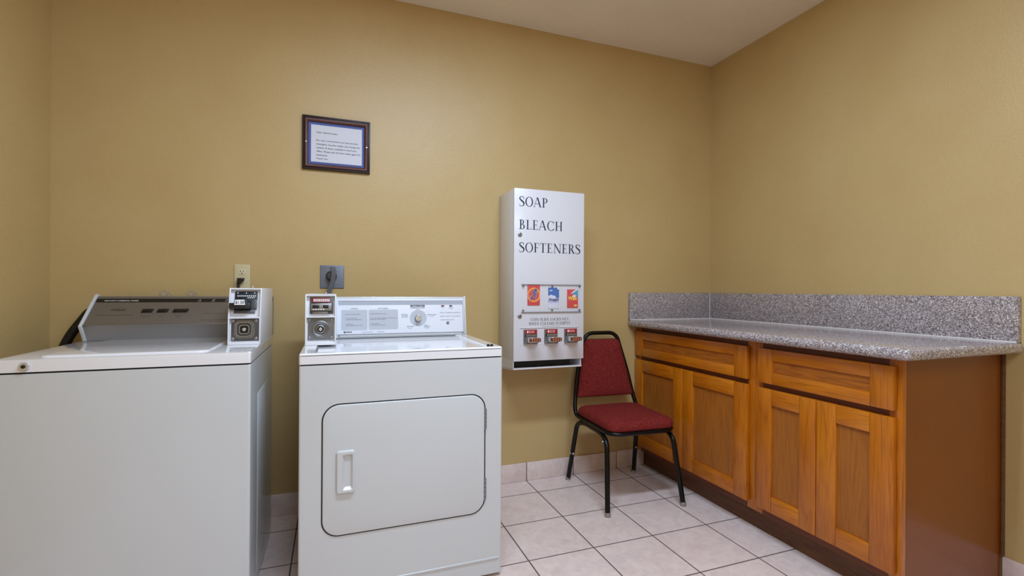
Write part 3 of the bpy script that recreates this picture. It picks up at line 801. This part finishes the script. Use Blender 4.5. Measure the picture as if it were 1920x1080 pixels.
b = MB(); bolt(b, (-1.1635, -.006, 1.1655), (0, -1, 0), .0025, .0012); b.build('screw', m_ivory2, ot)

pc = thing('power_cord', 'black angled plug and cord in the lower socket of the ivory outlet', 'power cord', (-1.165, -.008, 1.143))
b = MB(); F = Frame((-1.166, -.0084, 1.145), (1, 0, 0), (0, 0, 1))
fpoly(b, F, [(-.0145, -.014), (-.0145, .012), (.0155, .012), (.0125, -.001), (.002, -.010), (-.003, -.014)], 0, .024, 0, .002)
b.build('plug', m_black, pc)
b = MB(); b.tube(fillet([(-1.176, -.022, 1.136), (-1.1765, -.022, 1.10), (-1.175, -.05, .95), (-1.17, -.07, .45)], .05), .0042, 10, sq=(.0058, .0040)); b.build('cord', m_black, pc)

do = thing('dryer_outlet', 'square grey steel outlet plate above the right machine', 'outlet', (-.762, 0, 1.169))
b = MB(); gangplate(b, -.762, 1.169, .114, .116, .005); b.build('cover_plate', m_steelplate, do)
b = MB(); b.lathe([(.0265, .005), (.0265, .008), (.024, .0095), (.010, .0095)], (-.766, 0, 1.172), (0, -1, 0), 30); b.build('receptacle', m_black, do)
for x, z in ((-.7842, 1.2013), (-.7409, 1.1426), (-.741, 1.2008)):
    b = MB(); bolt(b, (x, -.005, z), (0, -1, 0), .0028, .0018); b.build('screw', m_chrome, do)
dcord = thing('power_cord', 'thick grey cord looping out of the square steel outlet plate', 'power cord', (-.764, -.0098, 1.172))
b = MB(); b.lathe([(.0245, 0), (.0245, .010), (.021, .020), (.014, .025), (.004, .026)], (-.766, -.0098, 1.170), (0, -1, 0), 28); b.build('plug', mat('dark_grey_plug', (66, 68, 72), .5), dcord)
path = fillet([(-.7600, -.030, 1.212), (-.7570, -.046, 1.216), (-.7540, -.048, 1.185), (-.7600, -.048, 1.14), (-.7760, -.048, 1.095), (-.79, -.055, 1.0), (-.79, -.07, .5)], [.012, .02, .03, .04, .06], 6)
b = MB()
for off in (-.0065, 0, .0065): b.tube([p + Vector((off, 0 if off else -.0012, 0)) for p in path], .0046, 10)
b.build('cord', m_cord, dcord)

fn = thing('framed_notice', 'small mahogany-framed paper notice screwed to the tan wall', 'sign', (-.743, 0, 1.835))
F = Frame((-.7435, 0, 1.8355), (1, 0, 0), (0, 0, 1)); hw, hh = .1610, .1335
def rect4(a, bb): return [(-a, -bb), (a, -bb), (a, bb), (-a, bb)]
def mould(name, prof, m):
    b = MB(); L = [(rect4(hw - i, hh - i), d) for i, d in prof]; vs = []; n = 4
    for loop, d in L: vs += [F(x, y, d) for x, y in loop]
    fs = [(k * n + i, k * n + (i + 1) % n, (k + 1) * n + (i + 1) % n, (k + 1) * n + i) for k in range(len(L) - 1) for i in range(n)]
    b.add(vs, fs); return b.build(name, m, fn)
mould('outer_moulding', [(0, .001), (0, .014), (.002, .018), (.006, .019), (.009, .016), (.011, .0165), (.013, .014)], m_framedark)
mould('inner_moulding', [(.0128, .0135), (.014, .0175), (.018, .018), (.024, .015), (.0288, .010), (.0288, .004)], m_frame)
b = MB(); frect(b, F, -hw + .004, hw - .004, -hh + .004, hh - .004, .0008, .0050); b.build('mat_board', m_blue, fn)
b = MB(); frect(b, F, -.1205, .1215, -.0930, .0915, .0050, .0054); pp = b.build('notice_paper', m_paper, fn)
b = MB(); fx = lambda x: x + .7435
lines = [('Dear Valued Guest,', -.8387, -.7402, 1.8870), ('For your convenience we have laundry', -.8400, -.6404, 1.8475), ('detergent, laundry softer and change for', -.8399, -.6308, 1.8285),
         ('washer & dryer available in the front', -.8399, -.6486, 1.8105), ('office. Please ask the front desk agent for', -.8397, -.6273, 1.7925), ('assistance.', -.8396, -.7868, 1.7745), ('Thank You', -.8395, -.7866, 1.7560)]
L_ = Words('notice_lettering', m_blackink, pp)
for t, x0, x1, z in lines: L_(F, t, fx(x0), fx(x1), z - 1.8355, .0074, .0058, 0, .010)
for x, z in ((-.8873, 1.8367), (-.5996, 1.8355)):
    b = MB(); bolt(b, (x, -.0165, z), (0, -1, 0), .0040, .0022); b.build('screw', m_chrome, fn)

for x, lab in ((-1.4590, 'round clear-handled water valve behind the left machine, farther from the ivory outlet'), (-1.3540, 'round clear-handled water valve behind the left machine, nearer the ivory outlet')):
    vt = thing('water_valve', lab, 'valve', (x, 0, 1.07))
    b = MB()
    for k in range(8):
        a = 2 * pi * k / 8; b.lathe([(.0075, -.006), (.0085, 0), (.0075, .006)], (x + .0165 * cos(a), -.062, 1.074 + .0165 * sin(a)), (0, -1, 0), 10)
    b.lathe([(.016, -.008), (.018, -.004), (.018, .004), (.014, .008), (.004, .009)], (x, -.062, 1.074), (0, -1, 0), 20); b.build('handle', m_valve, vt)
    b = MB(); b.lathe([(.010, 0), (.010, .02), (.007, .022), (.007, .056)], (x, -.0005, 1.074), (0, -1, 0), 16)
    b.lathe([(.009, 0), (.009, .05)], (x, -.030, 1.064), (0, 0, -1), 14); b.build('valve_body', m_steel, vt)

# ------------------------------------------------------------------ soap dispenser
vd = thing('laundry_supply_dispenser', 'tall white wall-mounted coin dispenser for laundry soap, bleach and softeners', 'dispenser', (.334, 0, .69))
VY = -.244; V0, V1 = .128, .541
b = MB()
b.box(V0, V1 - .004, VY + .016, -.0005, .735, 1.640, 0, .002)
b.prism([(VY + .004, .693), (-.0005, .668), (-.0005, .736), (VY + .004, .736)], V0, V0 + .004, 'X')
b.prism([(VY + .004, .693), (-.0005, .668), (-.0005, .736), (VY + .004, .736)], V1 - .016, V1 - .012, 'X')
b.build('cabinet_shell', m_vend, vd)
b = MB()
b.prism([(VY, .690), (VY, .698), (VY + .004, .698), (VY + .006, .694), (-.0006, .670), (-.0006, .664), (VY + .006, .688)], V0, V1 - .012, 'X')
b.build('vend_tray', m_vend, vd)
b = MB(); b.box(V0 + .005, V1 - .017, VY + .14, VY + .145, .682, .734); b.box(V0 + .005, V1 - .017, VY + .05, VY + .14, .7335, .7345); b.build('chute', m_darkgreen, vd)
b = MB(); b.box(V0, V1, VY, VY + .0155, .733, 1.643, 0, .002)
vdoor = b.build('front_door', m_vend, vd)
FV = Frame((0, VY, 0), (1, 0, 0), (0, 0, 1))
L_ = Words('lettering', m_ink, vdoor)
L_.serif(FV, 'SOAP', .1545, .3205, 1.5500, .0500)
L_.serif(FV, 'BLEACH', .1555, .4095, 1.4285, .0500)
L_.serif(FV, 'SOFTENERS', .1555, .5180, 1.3085, .0500)
L_.serif(FV, 'COIN SLIDE LOCKS OUT', .2220, .4490, .9450, .0145)
L_.serif(FV, 'WHEN COLUMN IS EMPTY', .2130, .4590, .9225, .0150)
L_(FV, 'VENDING MACHINE MFG CO', .2900, .3950, .9120, .0030, .0006)
b = MB()
for x, z in ((.1605, 1.3990), (.1615, .9700)):
    b = MB(); b.lathe([(.0115, 0), (.0115, .003), (.009, .0045), (.0062, .0045), (.006, .0035), (.0015, .0035)], (x, VY, z), (0, -1, 0), 20); b.build('door_lock', m_steel, vdoor)
b = MB(); frect(b, FV, .1610, .5070, .9060, .9095, -.001, .0022, 0, .0006); frect(b, FV, .1610, .1645, .822, .906, -.001, .0014); frect(b, FV, .1610, .507, .8195, .8220, -.001, .0012); b.build('slide_panel_edge', m_vend, vdoor)
b = MB(); frect(b, FV, .1610, .5070, .9040, .9060, .0, .0008); b.build('panel_crease', m_greyink, vdoor)
# sample window
b = MB(); frect(b, FV, .1695, .5225, .9915, 1.1375, .0062, .0082, 0, .0004); vwin = b.build('sample_window', m_clear, vdoor)
b = MB(); L = [(.1695, .5225, .9905, .9918), (.1695, .5225, 1.1372, 1.1382)]
for x0, x1, z0, z1 in L: frect(b, FV, x0, x1, z0, z1, .0, .0083)
b.build('window_edge', m_greyink, vwin)
b = MB()
for x in (.1795, .3470, .5120):
    for z in (1.0010, 1.1285):
        b = MB(); b.lathe([(.0038, .0), (.0038, .0100), (.0028, .0115), (.001, .0118)], (x, VY, z), (0, -1, 0), 12); b.build('window_screw', m_gunmetal, vwin)
def packet(x0, x1, z0, z1, mcol, lab):
    b = MB(); frect(b, FV, x0, x1, z0, z1, .0004, .0036, 0, .0006); o = b.build('sample_packet', mcol, vdoor); o['label'] = lab; return o
m_or = mat('packet_orange', (222, 70, 24), .35); m_or2 = mat('packet_amber', (240, 160, 40), .35); m_rd = mat('packet_red', (206, 30, 26), .35)
m_bl = mat('packet_blue', (20, 96, 176), .35); m_wh = mat('packet_white', (214, 216, 232), .4); m_navyp = mat('packet_navy', (24, 30, 110), .4)
m_yel = mat('packet_yellow', (240, 190, 60), .4); m_teal = mat('packet_teal', (60, 150, 180), .4); m_lil = mat('packet_lilac', (178, 178, 214), .4)
def disc(cx, cz, r, rz=None, n=32, x0=-9, x1=9):
    rz = rz or r; return [(min(max(cx + r * cos(2 * pi * k / n), x0), x1), cz + rz * sin(2 * pi * k / n)) for k in range(n)]
t = packet(.2050, .2755, 1.0270, 1.1370, m_rd, 'red packet with amber rings and blue lettering')
for (r, rz, m_, dd) in ((.0385, .0385, m_or2, .0040), (.0310, .0310, m_or, .0043), (.0240, .0240, m_rd, .0046)):
    b = MB(); fpoly(b, FV, disc(.2405, 1.0830, r, rz, 36, .2055, .2750), .0036, dd); b.build('printed_ring', m_, t)
b = MB(); text(b, FV, 'Tide', .2490, .3130, 1.0500, .0300, .0049, 0, .05, rot=radians(80)); b.build('packet_outline', m_wh, t)
b = MB(); text(b, FV, 'Tide', .2480, .3120, 1.0505, .0280, .0052, 0, .03, rot=radians(80)); b.build('packet_lettering', m_navyp, t)
t = packet(.3240, .3880, 1.0095, 1.1225, m_wh, 'white packet with blue top and navy lettering')
b = MB(); fpoly(b, FV, [(.3240, 1.0780), (.3460, 1.0850), (.3560, 1.0700), (.3880, 1.0640), (.3880, 1.1110), (.3800, 1.1130), (.3740, 1.1225), (.3240, 1.1225)], .0036, .0040); b.build('printed_sky', m_bl, t)
b = MB(); frect(b, FV, .3245, .3875, 1.0400, 1.0600, .0036, .0039); b.build('printed_band', m_lil, t)
b = MB(); fpoly(b, FV, disc(.3520, 1.0710, .0170, .0090), .0036, .0043); fpoly(b, FV, disc(.3400, 1.1060, .0090, .0030), .0036, .0043); b.build('printed_cloud', m_wh, t)
b = MB(); text(b, FV, 'Snuggle', .3275, .3850, 1.0530, .0130, .0046, 0, .03, slant=.15); b.build('packet_lettering', m_navyp, t)
t = packet(.4380, .5040, 1.0120, 1.1130, m_rd, 'red packet with teal corner and yellow lettering')
b = MB(); fpoly(b, FV, [(.4660, 1.0900), (.5040, 1.1140), (.5040, 1.0700), (.4960, 1.0700), (.4870, 1.0850)], .0036, .0040); b.build('printed_corner', m_teal, t)
b = MB(); fpoly(b, FV, [(.4570, 1.0860), (.4700, 1.1010), (.5040, 1.1200), (.5040, 1.1120), (.4760, 1.0960)], .0036, .0043); fpoly(b, FV, disc(.4800, 1.0770, .0110, .0070), .0036, .0043); b.build('printed_swirl', m_wh, t)
b = MB(); fpoly(b, FV, disc(.4880, 1.0255, .0110, .0055), .0036, .0042)
text(b, FV, 'Wisk', .4420, .4990, 1.0560, .0190, .0046, 0, .05); b.build('packet_lettering', m_yel, t)
# coin slides
for x0, x1, lab in ((.184, .262, 0), (.304, .382, 1), (.422, .500, 2)):
    b = MB(); frect(b, FV, x0, x1, .8330, .8990, .0, .0010)
    frect(b, FV, x0, x0 + .002, .8330, .8990, .0, .0040); frect(b, FV, x0, x1, .8225, .8335, .0, .0110, 0, .001)
    sl = b.build('coin_slide', m_plategrey, vdoor)
    b = MB(); frect(b, FV, x0 + .010, x1 - .003, .8760, .8985, .0010, .0040, 0, .0008); b.build('price_strip', m_slidered, sl)
    b = MB()
    fpoly(b, FV, disc(x0 + .0225, .8870, .0040, .0070, 14), .0040, .0046)
    for k in range(4):
        for zz in (.8835, .8905): fpoly(b, FV, disc(x0 + .0330 + k * .0085, zz, .0022, .0022, 10), .0040, .0046)
    b.build('price_marks', m_whiteink, sl)
    b = MB(); frect(b, FV, x0 + .010, x1 - .004, .8610, .8760, .0010, .0050, 0, .0006); b.build('slide_grille', m_black, sl)
    b = MB()
    for k in range(7): frect(b, FV, x0 + .014 + k * .0085, x0 + .0175 + k * .0085, .8625, .8745, .0050, .0085, 0)
    frect(b, FV, x0 + .014, x1 - .014, .8350, .8600, .0010, .0560, 0, .001)
    b.build('slide_tongue', m_chrome, sl)
    b = MB(); frect(b, FV, x0 + .010, x1 - .010, .8400, .8590, .0560, .0760, 0, .002); b.build('slide_handle', m_copper, sl)
    b = MB()
    for k in range(4):
        for zz in (.8455, .8535): fpoly(b, FV, disc(x0 + .019 + k * .0133, zz, .0030, .0022, 10), .0760, .0764)
    b.build('handle_marks', mat('pale_copper_marks', (206, 164, 140), .4), sl)

# ------------------------------------------------------------------ chair (built about its own origin, then placed)
chair = thing('stacking_chair', 'burgundy padded chair with black steel frame beside the wooden cabinets', 'chair', (0, 0, 0))
def cpart(b, name, m, parent=chair, angle=38): return b.build(name, m, parent, angle)
R = .0118
# back tube: up one side, over the top and down the other, running into the seat rails
def back_pt(s, z):
    """right-hand (s=1) post position at height z"""
    t = [(.385, .196, .160), (.41, .199, .186), (.50, .186, .213), (.62, .165, .236), (.75, .130, .252), (.82, .108, .260), (.853, .098, .264)]
    for i in range(len(t) - 1):
        if z <= t[i + 1][0]:
            k = (z - t[i][0]) / (t[i + 1][0] - t[i][0]); return Vector((s * (t[i][1] + k * (t[i + 1][1] - t[i][1])), t[i][2] + k * (t[i + 1][2] - t[i][2]), z))
left = [(-.190, .02, .388), (-.196, .120, .388), (-.1965, .176, .392), (-.199, .192, .43), (-.186, .214, .50), (-.165, .236, .62), (-.130, .252, .75), (-.102, .263, .853)]
path = left + [(-x, y, z) for x, y, z in reversed(left)]
b = MB(); b.tube(fillet(path, [.04, .035, .03, .04, .05, .05, .062, .062, .05, .05, .04, .03, .035, .04], 7), R, 14); cpart(b, 'back_frame', m_blackmetal)
# seat ring
b = MB(); b.tube(fillet([(-.190, .03, .388), (-.184, -.215, .388), (.184, -.215, .388), (.190, .03, .388)], .07, 10), R, 14)
b.tube([(-.19, .145, .386), (.19, .145, .386)], R * .8, 12); b.box(-.180, .180, -.205, .165, .392, .399)
cpart(b, 'seat_frame', m_blackmetal)
for sx in (-1, 1):
    for sy in (-1, 1):
        foot = Vector((sx * .217, sy * .241, .006)); kn_ = Vector((sx * .192, sy * .182, .352)) if sy < 0 else Vector((sx * .194, .168, .352))
        b = MB(); b.tube(fillet([foot, kn_, (sx * .183, sy * .085, .368), (sx * .182, 0, .366)], [.075, .03], 9), .0130, 14)
        leg = cpart(b, 'leg', m_blackmetal)
        b = MB(); b.lathe([(.0155, 0), (.0160, .004), (.0145, .010), (.0135, .018), (.012, .020)], foot - Vector((0, 0, .0055)), Vector((0, 0, 1)), 18); cpart(b, 'foot_glide', m_glide, leg)
        if sy > 0:
            k = (.165 - .006) / (.352 - .006); P = foot.lerp(kn_, k)
            b = MB(); bolt(b, P + Vector((0, -.0105, 0)), (0, -1, 0), .006, .004); cpart(b, 'bumper_stud', m_chrome, leg)
            b = MB(); bolt(b, P + Vector((sx * .0105, 0, 0)), (sx, 0, 0), .006, .004); cpart(b, 'bumper_stud', m_chrome, leg)
        else:
            b = MB(); bolt(b, (sx * .206, -.168, .345), (sx, -.2, 0), .005, .005); cpart(b, 'bumper_stud', m_chrome, leg)
# seat cushion
def cushion(rings):
    n = len(rings[0]); vs = []; fs = []
    for r in rings: vs += r
    for k in range(len(rings) - 1):
        for i in range(n): fs.append((k * n + i, k * n + (i + 1) % n, (k + 1) * n + (i + 1) % n, (k + 1) * n + i))
    fs.append(list(range(n))[::-1]); fs.append([(len(rings) - 1) * n + i for i in range(n)])
    return vs, fs
def seat_outline(inset, z, dome=0):
    pts = []
    for x, y in rrect(-.196 + inset, .196 - inset, -.226 + inset, .192 - inset, max(.058 - inset * .5, .012), 8):
        taper = 1 + .02 * (y / .2)
        pts.append(Vector((x * taper, y, z)))
    return pts
prof = [(.008, .400), (.002, .403), (0, .412), (.0005, .424), (.004, .434), (.011, .4415), (.025, .447), (.05, .4515), (.085, .4545), (.13, .456), (.17, .4565)]
vs, fs = cushion([seat_outline(i, z) for i, z in prof])
b = MB(); b.add(vs, fs, 0, True); cpart(b, 'seat', m_fab, angle=80)
# backrest pad
def back_outline(inset, d):
    """trapezoid with round corners in the leaning plane of the posts"""
    A = [(-.181, .486), (.181, .486), (.114, .816), (-.114, .816)]
    c = (0, .65); P = []
    for (x, z), r in zip(A, (.014, .014, .03, .03)):
        P.append((Vector((x, z, 0)), r))
    out = []; n = 4
    for i in range(n):
        p, r = P[i]; a = (P[i - 1][0] - p).normalized(); q = (P[(i + 1) % n][0] - p).normalized()
        for k in range(7):
            t = k / 6; out.append((p + a * r) * (1 - t) ** 2 + p * 2 * t * (1 - t) + (p + q * r) * t * t)
    res = []
    for p in out:
        v = Vector((p.x - c[0], p.y - c[1], 0)); L = v.length; v = v * ((L - inset) / L)
        z = c[1] + v.y; y = back_pt(1, z).y
        res.append(Vector((v.x, y - d, z)))
    return res
prof = [(.010, -.010), (.003, -.008), (0, -.002), (0, .010), (.003, .017), (.010, .0215), (.025, .025), (.06, .028), (.1, .029)]
vs, fs = cushion([back_outline(i, d) for i, d in prof[1:]])
b = MB(); b.add(vs, fs, 0, True); bk = cpart(b, 'backrest', m_fab, angle=80)
vs, fs = cushion([back_outline(i, d) for i, d in ((.002, -.016), (-.002, -.0145), (-.002, -.0083))])
b = MB(); b.add(vs, fs, 0, True); cpart(b, 'back_shell', m_tan, bk, 60)
chair.location = (.742, -.325, 0); chair.rotation_euler = (0, 0, radians(-3.5))
